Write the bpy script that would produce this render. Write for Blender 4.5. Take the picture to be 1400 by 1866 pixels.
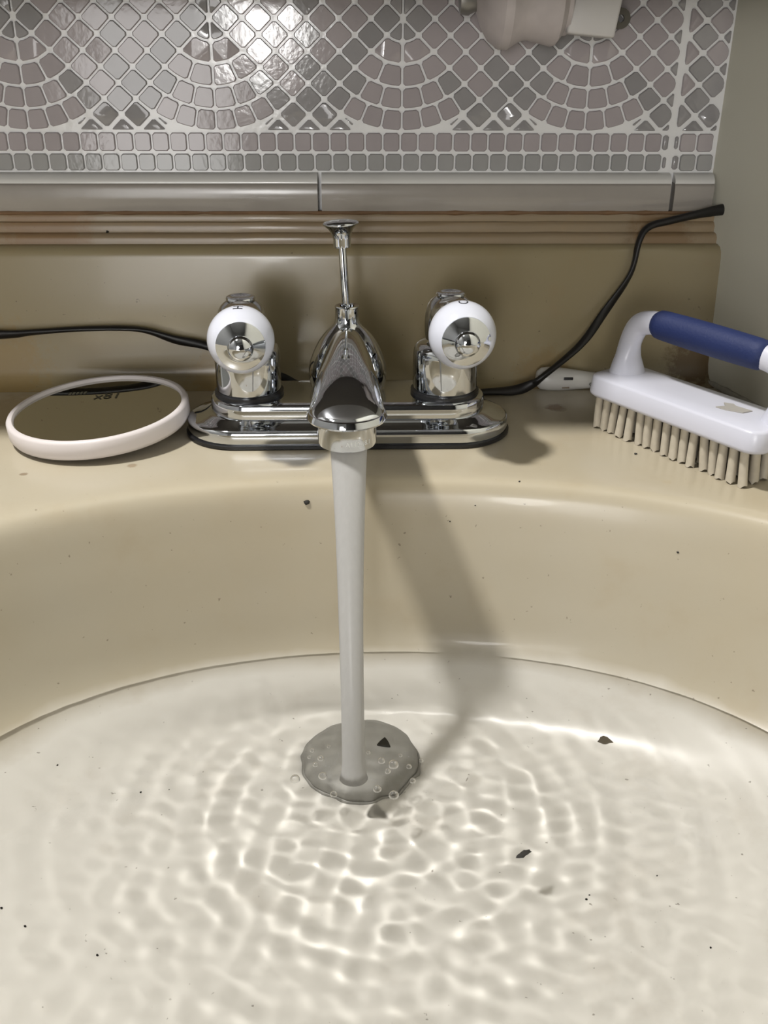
import bpy, bmesh, math, random
from mathutils import Vector, Matrix, noise
random.seed(7)
R = math.radians
S = bpy.context.scene
for o in list(bpy.data.objects): bpy.data.objects.remove(o)
COL = S.collection
K = 10.0                                  # one unit is 10 cm; everything below is written in metres and built K times as large
S.unit_settings.scale_length = 1/K

# ------------------------------------------------------------------ camera
PITCH, YAW, ROLL, FPX = 26.0, 2.0, 0.3, 1750.0
cam_d = bpy.data.cameras.new('camera'); cam = bpy.data.objects.new('camera', cam_d); COL.objects.link(cam)
cam_d.sensor_fit = 'HORIZONTAL'; cam_d.sensor_width = 36.0; cam_d.lens = FPX/1400*36.0
cam_d.clip_start = 0.01*K; cam_d.clip_end = 20*K
p, y, r = R(PITCH), R(YAW), R(ROLL)
fw = Vector((math.sin(y)*math.cos(p), math.cos(y)*math.cos(p), -math.sin(p)))
ri = Vector((math.cos(y), -math.sin(y), 0)); up = ri.cross(fw)
ri = ri*math.cos(r) + up*math.sin(r); up = ri.cross(fw)
M3 = Matrix((ri, up, -fw)).transposed()
cam.matrix_world = Matrix.Translation((0.0023*K, -0.447*K, 0.1724*K)) @ M3.to_4x4()
S.camera = cam

# ------------------------------------------------------------------ world, lamps, exposure
w = bpy.data.worlds.new('world'); S.world = w; w.use_nodes = True
w.node_tree.nodes['Background'].inputs[0].default_value = (0.75, 0.76, 0.8, 1)
w.node_tree.nodes['Background'].inputs[1].default_value = 0.15
def area(name, loc, target, size, power, color=(1, 1, 1), size_y=None, shape='DISK', caustic=False):
    d = bpy.data.lights.new(name, 'AREA'); d.energy = power*K*K; d.color = color; d.size = size*K
    d.shape = shape
    if size_y: d.size_y = size_y*K
    o = bpy.data.objects.new(name, d); COL.objects.link(o); o.location = Vector(loc)*K
    o.rotation_euler = (Vector(target)-Vector(loc)).to_track_quat('-Z', 'Y').to_euler()
    if caustic: d.cycles.is_caustics_light = True
    return o
area('vanity_lamp', (-0.475, -0.205, 1.12), (0, -0.12, 0), 0.105, 17.5, (1.0, 0.98, 0.945), caustic=True)
area('hall_lamp', (-0.165, -1.45, 0.255), (-0.05, 0.09, 0.175), 0.13, 3.0, (1.0, 0.985, 0.97), 0.29, 'ELLIPSE')
area('doorway_light', (-0.43, -1.72, 0.15), (-0.43, 0.09, 0.13), 0.30, 5.0, (1.0, 0.985, 0.98), 0.9, 'RECTANGLE')
S.view_settings.view_transform = 'Standard'; S.view_settings.look = 'None'
S.view_settings.exposure = 0.0; S.view_settings.gamma = 1.0; S.view_settings.use_curve_mapping = False
S.cycles.use_denoising = True
S.cycles.blur_glossy = 0.3
S.cycles.sample_clamp_indirect = 6.0
S.cycles.max_bounces = 8; S.cycles.diffuse_bounces = 2; S.cycles.glossy_bounces = 4; S.cycles.transmission_bounces = 6; S.cycles.transparent_max_bounces = 8
S.cycles.use_adaptive_sampling = True; S.cycles.adaptive_threshold = 0.06

# ------------------------------------------------------------------ material helpers
def nm(name):
    m = bpy.data.materials.new(name); m.use_nodes = True
    return m, m.node_tree, m.node_tree.nodes['Principled BSDF']
def setp(b, **k):
    for a, v in k.items():
        a = a.replace('_', ' ')
        if isinstance(v, tuple) and len(v) == 3: v = (*v, 1)
        b.inputs[a].default_value = v
def plain(name, col, rough=0.4, metal=0.0, bump=0.0, bscale=400, var=0.06, vscale=60, **k):
    m, t, b = nm(name)
    setp(b, Base_Color=col, Roughness=rough, Metallic=metal, **k)
    tc = t.nodes.new('ShaderNodeTexCoord')
    if var:
        n = t.nodes.new('ShaderNodeTexNoise'); n.inputs['Scale'].default_value = vscale; n.inputs['Detail'].default_value = 4
        t.links.new(tc.outputs['Object'], n.inputs['Vector'])
        mx = t.nodes.new('ShaderNodeMix'); mx.data_type = 'RGBA'
        mx.inputs['A'].default_value = (*[max(0, c*(1-var)) for c in col], 1)
        mx.inputs['B'].default_value = (*[min(1, c*(1+var)) for c in col], 1)
        t.links.new(n.outputs['Fac'], mx.inputs['Factor']); t.links.new(mx.outputs['Result'], b.inputs['Base Color'])
    if bump:
        n = t.nodes.new('ShaderNodeTexNoise'); n.inputs['Scale'].default_value = bscale
        t.links.new(tc.outputs['Object'], n.inputs['Vector'])
        bp = t.nodes.new('ShaderNodeBump'); bp.inputs['Strength'].default_value = bump; bp.inputs['Distance'].default_value = 0.0005*K
        t.links.new(n.outputs['Fac'], bp.inputs['Height']); t.links.new(bp.outputs['Normal'], b.inputs['Normal'])
    return m

chrome = plain('chrome', (0.61, 0.63, 0.66), 0.05, 1.0, var=0.02)
dull_metal = plain('dull_metal', (0.30, 0.29, 0.27), 0.42, 0.7, var=0.12, vscale=150)
drain_metal = plain('drain_metal', (0.27, 0.265, 0.245), 0.5, 0.2, var=0.2, vscale=120)
black_rubber = plain('black_rubber', (0.008, 0.008, 0.009), 0.35)
cord_mat = plain('cord_black', (0.007, 0.006, 0.006), 0.45, var=0.1)
white_plastic = plain('white_plastic', (0.58, 0.585, 0.66), 0.28, var=0.02)
ball_white = plain('ball_white', (0.64, 0.655, 0.73), 0.12, var=0.01, Coat_Weight=0.4)
rim_white = plain('rim_white', (0.66, 0.61, 0.60), 0.4, var=0.03)
aged_white = plain('aged_white', (0.52, 0.47, 0.46), 0.45, var=0.18, vscale=90)
box_white = plain('box_white', (0.62, 0.60, 0.58), 0.45, var=0.06)
blue_rubber = plain('blue_rubber', (0.005, 0.015, 0.08), 0.65, bump=0.3, bscale=900, var=0.08)
bristle_mat = plain('bristle', (0.50, 0.45, 0.36), 0.6, var=0.15, vscale=300)
ink = plain('ink', (0.01, 0.01, 0.012), 0.5, var=0)
faint_ink = plain('faint_ink', (0.07, 0.068, 0.045), 0.5, var=0)
etched = plain('etched', (0.9, 0.9, 0.88), 0.6, 0.0, var=0)
crumb = plain('crumb', (0.02, 0.018, 0.015), 0.7)
flake_grey = plain('flake_grey', (0.24, 0.21, 0.16), 0.7)
label_grey = plain('label_grey', (0.36, 0.34, 0.31), 0.6)
mirror_glass = plain('mirror_glass', (0.62, 0.62, 0.58), 0.02, 1.0, var=0.0)
grout_mat = plain('grout', (0.85, 0.845, 0.835), 0.18, var=0.07, vscale=25, bump=0.25, bscale=250)
wallpaint = plain('wall_paint', (0.36, 0.36, 0.355), 0.8, var=0.04, vscale=6)
sidewall = plain('side_wall', (0.64, 0.62, 0.52), 0.5, var=0.06, vscale=10, bump=0.15, bscale=120)
ceil_mat = plain('ceiling_paint', (0.4, 0.4, 0.39), 0.85, var=0.02, vscale=4)
floor_mat = plain('floor', (0.2, 0.18, 0.16), 0.6, var=0.1, vscale=8)
dark_panel_mat = plain('dark_panel_paint', (0.02, 0.018, 0.017), 0.5, var=0.1, vscale=5)  # near-black surface of the added panel that the chrome reflects
cab_mat = plain('cabinet', (0.10, 0.09, 0.08), 0.5, var=0.05, vscale=8)
caulk = plain('caulk', (0.17, 0.095, 0.045), 0.7, var=0.5, vscale=70)
tube_white = plain('tube_white', (0.60, 0.585, 0.56), 0.35, var=0.03)

def tile_mat(name, a, b_):
    m, t, b = nm(name)
    oi = t.nodes.new('ShaderNodeObjectInfo'); tc = t.nodes.new('ShaderNodeTexCoord')
    n = t.nodes.new('ShaderNodeTexNoise'); n.inputs['Scale'].default_value = 120; n.inputs['Detail'].default_value = 5
    t.links.new(tc.outputs['Object'], n.inputs['Vector'])
    ad = t.nodes.new('ShaderNodeMath'); ad.operation = 'MULTIPLY_ADD'; ad.inputs[1].default_value = 0.55
    t.links.new(n.outputs['Fac'], ad.inputs[0])
    m2 = t.nodes.new('ShaderNodeMath'); m2.operation = 'MULTIPLY'; m2.inputs[1].default_value = 0.5
    t.links.new(oi.outputs['Random'], m2.inputs[0]); t.links.new(m2.outputs[0], ad.inputs[2])
    mx = t.nodes.new('ShaderNodeMix'); mx.data_type = 'RGBA'
    mx.inputs['A'].default_value = (*a, 1); mx.inputs['B'].default_value = (*b_, 1)
    t.links.new(ad.outputs[0], mx.inputs['Factor']); t.links.new(mx.outputs['Result'], b.inputs['Base Color'])
    n2 = t.nodes.new('ShaderNodeTexNoise'); n2.inputs['Scale'].default_value = 420; n2.inputs['Detail'].default_value = 3
    t.links.new(tc.outputs['Object'], n2.inputs['Vector'])
    bp = t.nodes.new('ShaderNodeBump'); bp.inputs['Strength'].default_value = 0.10; bp.inputs['Distance'].default_value = 0.0004*K
    t.links.new(n2.outputs['Fac'], bp.inputs['Height']); t.links.new(bp.outputs['Normal'], b.inputs['Normal'])
    setp(b, Roughness=0.09)
    return m
tile_pink = tile_mat('tile_pink', (0.37, 0.335, 0.34), (0.45, 0.405, 0.41))
tile_grey = tile_mat('tile_grey', (0.27, 0.262, 0.262), (0.36, 0.345, 0.345))
tile_green = tile_mat('tile_green', (0.32, 0.318, 0.31), (0.39, 0.385, 0.378))
trim_mat = plain('trim_glaze', (0.36, 0.33, 0.295), 0.18, var=0.1, vscale=40, bump=0.1, bscale=60)

# yellowed cultured-marble: cream with rust and grime stains that have their own place on the sink
def sink_mat(name, base, stains, grime, rough=0.3, pale=None):
    m, t, b = nm(name); N = t.nodes; L = t.links
    tc = N.new('ShaderNodeTexCoord'); P = tc.outputs['Object']
    def noise_(scale, detail=4, rough_=0.55):
        n = N.new('ShaderNodeTexNoise'); n.inputs['Scale'].default_value = scale; n.inputs['Detail'].default_value = detail
        n.inputs['Roughness'].default_value = rough_; L.new(P, n.inputs['Vector']); return n
    def mixc(fac, A, B):
        mx = N.new('ShaderNodeMix'); mx.data_type = 'RGBA'
        for s, v in (('A', A), ('B', B)):
            if isinstance(v, tuple): mx.inputs[s].default_value = (*v, 1)
            else: L.new(v, mx.inputs[s])
        L.new(fac, mx.inputs['Factor']); return mx.outputs['Result']
    def ramp(src, lo, hi, vmax=1.0):
        r_ = N.new('ShaderNodeMapRange'); r_.inputs['From Min'].default_value = lo; r_.inputs['From Max'].default_value = hi
        r_.inputs['To Max'].default_value = vmax; r_.clamp = True; L.new(src, r_.inputs['Value']); return r_.outputs[0]
    n1 = noise_(7, 5); col = mixc(ramp(n1.outputs['Fac'], 0.35, 0.7), base, tuple(c*k for c, k in zip(base, (0.97, 0.92, 0.83))))
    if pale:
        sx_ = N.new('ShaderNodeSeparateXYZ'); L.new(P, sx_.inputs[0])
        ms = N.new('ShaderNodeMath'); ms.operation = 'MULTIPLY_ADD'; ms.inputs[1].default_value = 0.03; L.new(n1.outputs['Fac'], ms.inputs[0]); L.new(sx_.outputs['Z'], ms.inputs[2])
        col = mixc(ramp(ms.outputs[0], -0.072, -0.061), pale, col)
    n2 = noise_(28, 6, 0.65); col = mixc(ramp(n2.outputs['Fac'], 0.56, 0.75, grime), col, (0.33, 0.235, 0.13))
    n4 = noise_(420, 2); col = mixc(ramp(n4.outputs['Fac'], 0.73, 0.77, 0.6), col, (0.12, 0.09, 0.06))
    nd = noise_(190, 5, 0.7)
    for (c, rad, colr, amt) in stains:
        d = N.new('ShaderNodeVectorMath'); d.operation = 'DISTANCE'; L.new(P, d.inputs[0]); d.inputs[1].default_value = c
        a = N.new('ShaderNodeMath'); a.operation = 'MULTIPLY_ADD'; a.inputs[1].default_value = rad*1.6
        L.new(nd.outputs['Fac'], a.inputs[0]); L.new(d.outputs['Value'], a.inputs[2])
        s = N.new('ShaderNodeMapRange'); s.clamp = True
        s.inputs['From Min'].default_value = rad*1.35; s.inputs['From Max'].default_value = rad*1.8
        s.inputs['To Min'].default_value = amt; s.inputs['To Max'].default_value = 0
        L.new(a.outputs[0], s.inputs['Value']); col = mixc(s.outputs[0], col, colr)
    L.new(col, b.inputs['Base Color'])
    setp(b, Roughness=rough, Coat_Weight=0.12, Coat_Roughness=0.06)
    n3 = noise_(14, 2)
    bp = N.new('ShaderNodeBump'); bp.inputs['Strength'].default_value = 0.12; bp.inputs['Distance'].default_value = 0.002*K
    L.new(n3.outputs['Fac'], bp.inputs['Height']); L.new(bp.outputs['Normal'], b.inputs['Normal'])
    return m
BR = (0.16, 0.085, 0.03)
CREAM = (0.455, 0.412, 0.322)
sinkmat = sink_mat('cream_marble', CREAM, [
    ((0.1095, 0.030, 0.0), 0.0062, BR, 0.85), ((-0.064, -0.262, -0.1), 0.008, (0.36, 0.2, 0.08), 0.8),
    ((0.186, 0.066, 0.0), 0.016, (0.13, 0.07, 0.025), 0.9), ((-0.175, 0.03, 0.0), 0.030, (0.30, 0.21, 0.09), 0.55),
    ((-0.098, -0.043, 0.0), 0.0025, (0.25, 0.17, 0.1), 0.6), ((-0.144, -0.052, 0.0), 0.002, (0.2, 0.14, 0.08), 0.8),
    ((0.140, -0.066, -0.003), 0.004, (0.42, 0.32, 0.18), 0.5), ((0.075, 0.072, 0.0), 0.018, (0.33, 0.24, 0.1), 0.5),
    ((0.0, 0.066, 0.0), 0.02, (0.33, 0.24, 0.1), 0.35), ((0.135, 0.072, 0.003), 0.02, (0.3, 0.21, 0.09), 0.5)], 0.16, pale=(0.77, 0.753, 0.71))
splashmat = sink_mat('cream_backsplash', (0.315, 0.265, 0.16), [
    ((-0.19, 0.07, 0.01), 0.03, (0.33, 0.22, 0.08), 0.6), ((-0.075, 0.07, 0.006), 0.016, (0.33, 0.22, 0.08), 0.5),
    ((0.195, 0.072, 0.01), 0.018, (0.12, 0.07, 0.025), 0.9), ((0.0085, 0.088, 0.0935), 0.004, (0.2, 0.07, 0.02), 0.9),
    ((0.11, 0.07, 0.004), 0.02, (0.3, 0.2, 0.08), 0.5)], 0.4, 0.25)
ledgemat = sink_mat('stained_ledge', (0.29, 0.225, 0.145), [
    ((-0.16, 0.08, 0.08), 0.03, (0.25, 0.13, 0.05), 0.5), ((0.17, 0.08, 0.08), 0.02, (0.2, 0.11, 0.04), 0.6),
    ((0.0095, 0.0885, 0.0905), 0.004, (0.2, 0.07, 0.02), 0.9)], 0.7, 0.35)

def water_mat():
    m = bpy.data.materials.new('pool_water'); m.use_nodes = True; t = m.node_tree
    t.nodes.remove(t.nodes['Principled BSDF'])
    g = t.nodes.new('ShaderNodeBsdfGlass'); g.inputs['IOR'].default_value = 1.33; g.inputs['Roughness'].default_value = 0.0
    g.inputs['Color'].default_value = (0.99, 0.985, 0.975, 1)
    t.links.new(g.outputs[0], t.nodes['Material Output'].inputs['Surface'])
    return m
water = water_mat()
def stream_mat():
    m = bpy.data.materials.new('aerated_water'); m.use_nodes = True; t = m.node_tree
    b = t.nodes['Principled BSDF']; out = t.nodes['Material Output']
    setp(b, Base_Color=(0.60, 0.595, 0.585), Roughness=0.25, IOR=1.33)
    tr = t.nodes.new('ShaderNodeBsdfTranslucent'); tr.inputs[0].default_value = (0.64, 0.635, 0.625, 1)
    tp = t.nodes.new('ShaderNodeBsdfTransparent')
    m1 = t.nodes.new('ShaderNodeMixShader'); m1.inputs[0].default_value = 0.4
    t.links.new(b.outputs[0], m1.inputs[1]); t.links.new(tr.outputs[0], m1.inputs[2])
    m2 = t.nodes.new('ShaderNodeMixShader'); m2.inputs[0].default_value = 0.16
    tc = t.nodes.new('ShaderNodeTexCoord'); mp = t.nodes.new('ShaderNodeMapping'); mp.inputs['Scale'].default_value = (600, 600, 12)
    n = t.nodes.new('ShaderNodeTexNoise'); n.inputs['Scale'].default_value = 1.0
    t.links.new(tc.outputs['Object'], mp.inputs[0]); t.links.new(mp.outputs[0], n.inputs['Vector'])
    mr = t.nodes.new('ShaderNodeMapRange'); mr.inputs['To Min'].default_value = 0.04; mr.inputs['To Max'].default_value = 0.14
    t.links.new(n.outputs['Fac'], mr.inputs['Value']); t.links.new(mr.outputs[0], m2.inputs[0])
    t.links.new(m1.outputs[0], m2.inputs[1]); t.links.new(tp.outputs[0], m2.inputs[2])
    t.links.new(m2.outputs[0], out.inputs['Surface'])
    return m
stream_m = stream_mat()

# ------------------------------------------------------------------ mesh helpers
def mesh_obj(name, verts, faces, mat, parent=None, smooth=True, angle=None):
    me = bpy.data.meshes.new(name); me.from_pydata([tuple(v) for v in verts], [], faces); me.update()
    bm = bmesh.new(); bm.from_mesh(me); bmesh.ops.recalc_face_normals(bm, faces=bm.faces); bm.to_mesh(me); bm.free()
    if smooth:
        me.polygons.foreach_set('use_smooth', [True]*len(me.polygons))
        if angle: me.set_sharp_from_angle(angle=R(angle))
    me.materials.append(mat)
    o = bpy.data.objects.new(name, me); COL.objects.link(o)
    if parent is not None: o.parent = parent
    return o
def tag(o, label=None, cat=None, group=None, kind=None):
    if label: o['label'] = label
    if cat: o['category'] = cat
    if group: o['group'] = group
    if kind: o['kind'] = kind
    return o
def empty(name, loc=(0, 0, 0)):
    o = bpy.data.objects.new(name, None); o.location = loc; o.empty_display_size = 0.01; COL.objects.link(o); return o
def basis_for(d):
    d = Vector(d).normalized()
    a = Vector((0, 0, 1)) if abs(d.z) < 0.9 else Vector((1, 0, 0))
    u = d.cross(a).normalized(); v = u.cross(d).normalized()
    return u, v, d
def loft(rings, cap0=True, cap1=True, closed=True):
    V = []; F = []; n = len(rings[0])
    for r_ in rings: V += [Vector(q) for q in r_]
    for i in range(len(rings)-1):
        for j in range(n if closed else n-1):
            k = (j+1) % n
            F.append((i*n+j, i*n+k, (i+1)*n+k, (i+1)*n+j))
    if cap0: F.append(tuple(range(n))[::-1])
    if cap1: F.append(tuple((len(rings)-1)*n+j for j in range(n)))
    return V, F
def lathe(prof, origin, axis=(0, 0, 1), n=48, sx=1.0, sy=1.0, cap=True):
    u, v, d = basis_for(axis)
    if tuple(axis) == (0, 0, 1): u, v = Vector((1, 0, 0)), Vector((0, 1, 0))
    o = Vector(origin); rings = []
    for (rad, h) in prof:
        rad = max(rad, 1e-6)
        rings.append([o + d*h + u*(rad*sx*math.cos(2*math.pi*j/n)) + v*(rad*sy*math.sin(2*math.pi*j/n)) for j in range(n)])
    return loft(rings, cap, cap)
def join(*vf):
    V = []; F = []
    for v, f in vf:
        k = len(V); V += list(v); F += [tuple(i+k for i in q) for q in f]
    return V, F
def cr(pts, n):
    """Catmull-Rom through tuples of any length"""
    out = []; P = [pts[0]] + list(pts) + [pts[-1]]
    for i in range(1, len(P)-2):
        for s in range(n):
            t = s/n; a, b, c, d = P[i-1], P[i], P[i+1], P[i+2]
            out.append(tuple(0.5*((2*b[k]) + (-a[k]+c[k])*t + (2*a[k]-5*b[k]+4*c[k]-d[k])*t*t + (-a[k]+3*b[k]-3*c[k]+d[k])*t**3) for k in range(len(b))))
    out.append(tuple(pts[-1])); return out
def tube(pts, rad, n=16, sub=8, ry=None, twist=None):
    P = [Vector(q) for q in cr(pts, sub)] if sub else [Vector(q) for q in pts]
    rings = []; u = None
    for i, q in enumerate(P):
        d = (P[min(i+1, len(P)-1)] - P[max(i-1, 0)]).normalized()
        if u is None: u, v, _ = basis_for(d)
        u = (u - d*u.dot(d)).normalized(); v = d.cross(u)
        t = i/(len(P)-1); a = twist(t) if twist else 0
        ra = rad(t) if callable(rad) else rad; rb = (ry(t) if callable(ry) else ry) if ry else ra
        uu = u*math.cos(a) + v*math.sin(a); vv = -u*math.sin(a) + v*math.cos(a)
        rings.append([q + uu*(ra*math.cos(2*math.pi*j/n)) + vv*(rb*math.sin(2*math.pi*j/n)) for j in range(n)])
    return loft(rings)
def box(lo, hi, bev=0.0):
    bm = bmesh.new(); bmesh.ops.create_cube(bm, size=1)
    for v in bm.verts: v.co = Vector(((lo[k]+hi[k])/2 + v.co[k]*(hi[k]-lo[k]) for k in range(3)))
    if bev: bmesh.ops.bevel(bm, geom=list(bm.edges), offset=bev, segments=3, affect='EDGES', profile=0.5)
    bm.verts.index_update()
    V = [v.co.copy() for v in bm.verts]; F = [tuple(v.index for v in f.verts) for f in bm.faces]; bm.free(); return V, F
def xform(vf, mat): return [mat @ Vector(v) for v in vf[0]], vf[1]
def stadium(half, rad, z, n=24, ry=None, cx=0.0):
    ry = ry or rad; pts = []
    for j in range(n+1):
        a = -math.pi/2 + math.pi*j/n; pts.append((cx+half + rad*math.cos(a), ry*math.sin(a), z))
    for j in range(n+1):
        a = math.pi/2 + math.pi*j/n; pts.append((cx-half + rad*math.cos(a), ry*math.sin(a), z))
    return pts
def rrect(cx, cy, hx, hy, rad, z, n=6):
    pts = []
    for (sx, sy, a0) in ((1, -1, -90), (1, 1, 0), (-1, 1, 90), (-1, -1, 180)):
        for j in range(n+1):
            a = R(a0 + 90*j/n); pts.append((cx+sx*(hx-rad)+rad*math.cos(a), cy+sy*(hy-rad)+rad*math.sin(a), z))
    return pts
def text_geo(body, size, extr=0.0, res=3):
    c = bpy.data.curves.new('t', 'FONT'); c.body = body; c.size = size; c.extrude = extr; c.align_x = 'CENTER'; c.align_y = 'CENTER'
    c.resolution_u = res
    o = bpy.data.objects.new('t', c); COL.objects.link(o)
    dg = bpy.context.evaluated_depsgraph_get(); me = bpy.data.meshes.new_from_object(o.evaluated_get(dg))
    bm = bmesh.new(); bm.from_mesh(me); bmesh.ops.triangulate(bm, faces=bm.faces)
    bmesh.ops.subdivide_edges(bm, edges=[e for e in bm.edges if e.calc_length() > size*0.25], cuts=2, use_grid_fill=True)
    bm.verts.index_update()
    V = [v.co.copy() for v in bm.verts]; F = [tuple(v.index for v in f.verts) for f in bm.faces]; bm.free()
    bpy.data.objects.remove(o); bpy.data.meshes.remove(me); bpy.data.curves.remove(c)
    return V, F

# ================================================================== room shell
wb = mesh_obj('wall_back', *box((-0.80, 0.0913, -0.9), (0.32, 0.16, 1.5)), grout_mat, smooth=False); tag(wb, kind='structure')
wl = mesh_obj('wall_left', *box((-0.86, -1.8, -0.9), (-0.80, 0.16, 1.5)), wallpaint, smooth=False); tag(wl, kind='structure')
wf = mesh_obj('wall_front', *box((-0.86, -1.86, -0.9), (0.95, -1.8, 1.5)), wallpaint, smooth=False); tag(wf, kind='structure')
ce = mesh_obj('ceiling', *box((-0.86, -1.86, 1.5), (0.95, 0.16, 1.56)), ceil_mat, smooth=False); tag(ce, kind='structure')
fl = mesh_obj('floor', *box((-0.86, -1.86, -0.96), (0.95, 0.16, -0.9)), floor_mat, smooth=False); tag(fl, kind='structure')
dr = mesh_obj('added_dark_panel', *box((-0.05, -1.80, -0.9), (0.72, -1.775, 1.05)), dark_panel_mat, smooth=False); tag(dr, kind='structure')  # unseen dark panel behind the camera, added to give the chrome black reflections
# right-hand wall: stands on the deck end and opens away from the corner
A, B = Vector((0.1972, 0.0913, 0)), Vector((0.1972+0.0205*1.86/0.0714, 0.0913-1.86, 0))
d = (B-A).normalized(); nn = Vector((-d.y, d.x, 0))
if nn.x < 0: nn = -nn
rings = []
for z in (0.0004, 1.5):
    rings.append([A+Vector((0, 0, z)), B+Vector((0, 0, z)), B+nn*0.06+Vector((0, 0, z)), A+nn*0.06+Vector((0, 0, z))])
wr = mesh_obj('wall_right', *loft(rings), sidewall, smooth=False); tag(wr, kind='structure')
# crumbly caulk bead along its foot
def bead(t): return 0.0016 + 0.0010*noise.noise(Vector((t*90, 3, 1)))
pts = [A + d*(0.014+0.24*i/60) + Vector((-0.0005, 0, 0.0012)) + Vector((0.0006*noise.noise(Vector((i*0.9, 0, 0))), 0, 0)) for i in range(61)]
mesh_obj('caulk_bead', *tube(pts, bead, 8, 0), plain('caulk_pale', (0.42, 0.40, 0.34), 0.8, bump=0.6, bscale=700, var=0.35, vscale=300), wr)
# wall cabinet above the tiles, out of the picture; its lower edge throws the shadow band at the top of the tiling
cb = mesh_obj('wall_cabinet', *box((-0.45, -0.037, 0.1938), (0.19, 0.0912, 0.95), 0.002), cab_mat, wb, angle=30); 

# ------------------------------------------------------------------ mosaic tiles on the back wall
def clip(poly, a, b, c):            # keep a*x+b*z<=c
    out = []
    for i in range(len(poly)):
        p0, p1 = poly[i], poly[(i+1) % len(poly)]
        d0, d1 = a*p0[0]+b*p0[1]-c, a*p1[0]+b*p1[1]-c
        if d0 <= 0: out.append(p0)
        if (d0 < 0) != (d1 < 0) and d0 != d1 and abs(d0-d1) > 1e-12:
            t = d0/(d0-d1)
            if 0 < t < 1: out.append((p0[0]+(p1[0]-p0[0])*t, p0[1]+(p1[1]-p0[1])*t))
    return out
def area2(p_): return 0.5*abs(sum(p_[i][0]*p_[(i+1) % len(p_)][1]-p_[(i+1) % len(p_)][0]*p_[i][1] for i in range(len(p_))))
def dedupe(p_):
    o = []
    for q in p_:
        if not o or math.hypot(q[0]-o[-1][0], q[1]-o[-1][1]) > 4e-4: o.append(q)
    if len(o) > 1 and math.hypot(o[0][0]-o[-1][0], o[0][1]-o[-1][1]) <= 4e-4: o.pop()
    return o
PX = 0.0481; HUBZ = 0.1836; ZB = 0.1312; SQ = (HUBZ-ZB)/(5*PX*math.sqrt(2)/6)
s_ = PX*math.sqrt(2)/6
cells = []      # (poly in x,z ; mat)
def add_cell(poly, mat, zmin=None):
    poly = dedupe(poly)
    if len(poly) < 3 or area2(poly) < 9e-6: return
    cells.append((poly, mat))
def fan_panel(x_lo, x_hi, hubs):
    for hx in hubs:
        for sgn in (1, -1):             # down / up (mirrored about the hub row)
            for k in range(5 if sgn > 0 else 1):
                r0, r1 = k*s_, (k+1)*s_
                nk = (2, 2, 4, 6, 8)[k]
                off = (0, 0, 0.0, 0.0, 0.0)[k]
                for j in range(nk):
                    a0 = R(-45+90*(j+off)/nk); a1 = R(-45+90*(j+1+off)/nk); am = (a0+a1)/2
                    pl = [(hx+r1*math.sin(a), -sgn*r1*math.cos(a)) for a in (a0, am, a1)]
                    pl += [(hx+r0*math.sin(a), -sgn*r0*math.cos(a)) for a in ((a1, am, a0) if r0 > 0 else (a1,))]
                    pl = clip(pl, 1, 0, min(hx+PX, x_hi)); pl = clip(pl, -1, 0, -max(hx-PX, x_lo))
                    if k == 0 and sgn > 0: pass
                    add_cell([(x, HUBZ+z*SQ) for x, z in pl], tile_grey if (k == 0 or j in (0, nk-1) and k > 2) else tile_pink)
        # corner filler under the outermost arc, against the border rows
        r1 = 5*s_; q = 1/math.sqrt(2); sa, ca = math.sin(R(38)), math.cos(R(38))
        for i in range(2, 10):
            for j in range(-4, 6):
                if 0 <= i <= 5 and 0 <= j <= 5: continue
                pl = [(hx+(a_+b_)*q*s_, (-a_+b_)*q*s_) for a_, b_ in ((i, j), (i+1, j), (i+1, j+1), (i, j+1))]
                pl = clip(pl, -sa, ca, -sa*hx-r1); pl = clip(pl, sa, ca, sa*(hx+2*PX)-r1) if pl else pl
                for h in ((0, -1, 5*s_), (1, 0, min(x_hi, hx+1.55*PX)), (-1, 0, -max(x_lo, hx+0.45*PX))):
                    pl = clip(pl, *h) if pl else pl
                if pl: add_cell([(x, HUBZ+z*SQ) for x, z in pl], tile_grey)
        # diamond lattice between this hub and the next
        for i in range(-3, 7):
            for j in range(-3, 7):
                # lattice axes: e1 = (1,-1)/sqrt2 , e2 = (1,1)/sqrt2 measured from the hub
                q = 1/math.sqrt(2)
                def pt(a, b): return (hx + (a+b)*q*s_, (-a+b)*q*s_)
                pl = [pt(i, j), pt(i+1, j), pt(i+1, j+1), pt(i, j+1)]
                cx_ = sum(v[0] for v in pl)/4 - hx; cz = sum(v[1] for v in pl)/4
                if not (0 <= i <= 5 and 0 <= j <= 5): continue
                if cz > 1.7*s_: continue
                pl = clip(pl, 1, 0, x_hi); pl = clip(pl, -1, 0, -x_lo)
                if not pl: continue
                edge = i == 5 or j == 0 and False
                add_cell([(x, HUBZ+z*SQ) for x, z in pl], tile_grey if (i == 5 or (i+j) % 5 == 0) else tile_pink)
JX0, JX1 = 0.1712, 0.1737
fan_panel(-0.235, JX0, [-0.1632+2*PX*k for k in range(-1, 4)])
fan_panel(JX1, 0.1965, [0.1265+0.0085])
pw = 0.00925
for k in range(-8, 60):
    for (z0, z1, mt) in ((0.1208, 0.1310, tile_pink), (0.1112, 0.1206, tile_green)):
        x0 = -0.1842 + pw*k + (0.0012 if mt is tile_green else 0)
        for lo, hi in ((-0.235, JX0), (JX1, 0.1965)):
            a, b = max(x0, lo), min(x0+pw, hi)
            if b-a > 0.0025: add_cell([(a, z0), (b, z0), (b, z1), (a, z1)], mt)
YF = 0.0899
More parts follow.
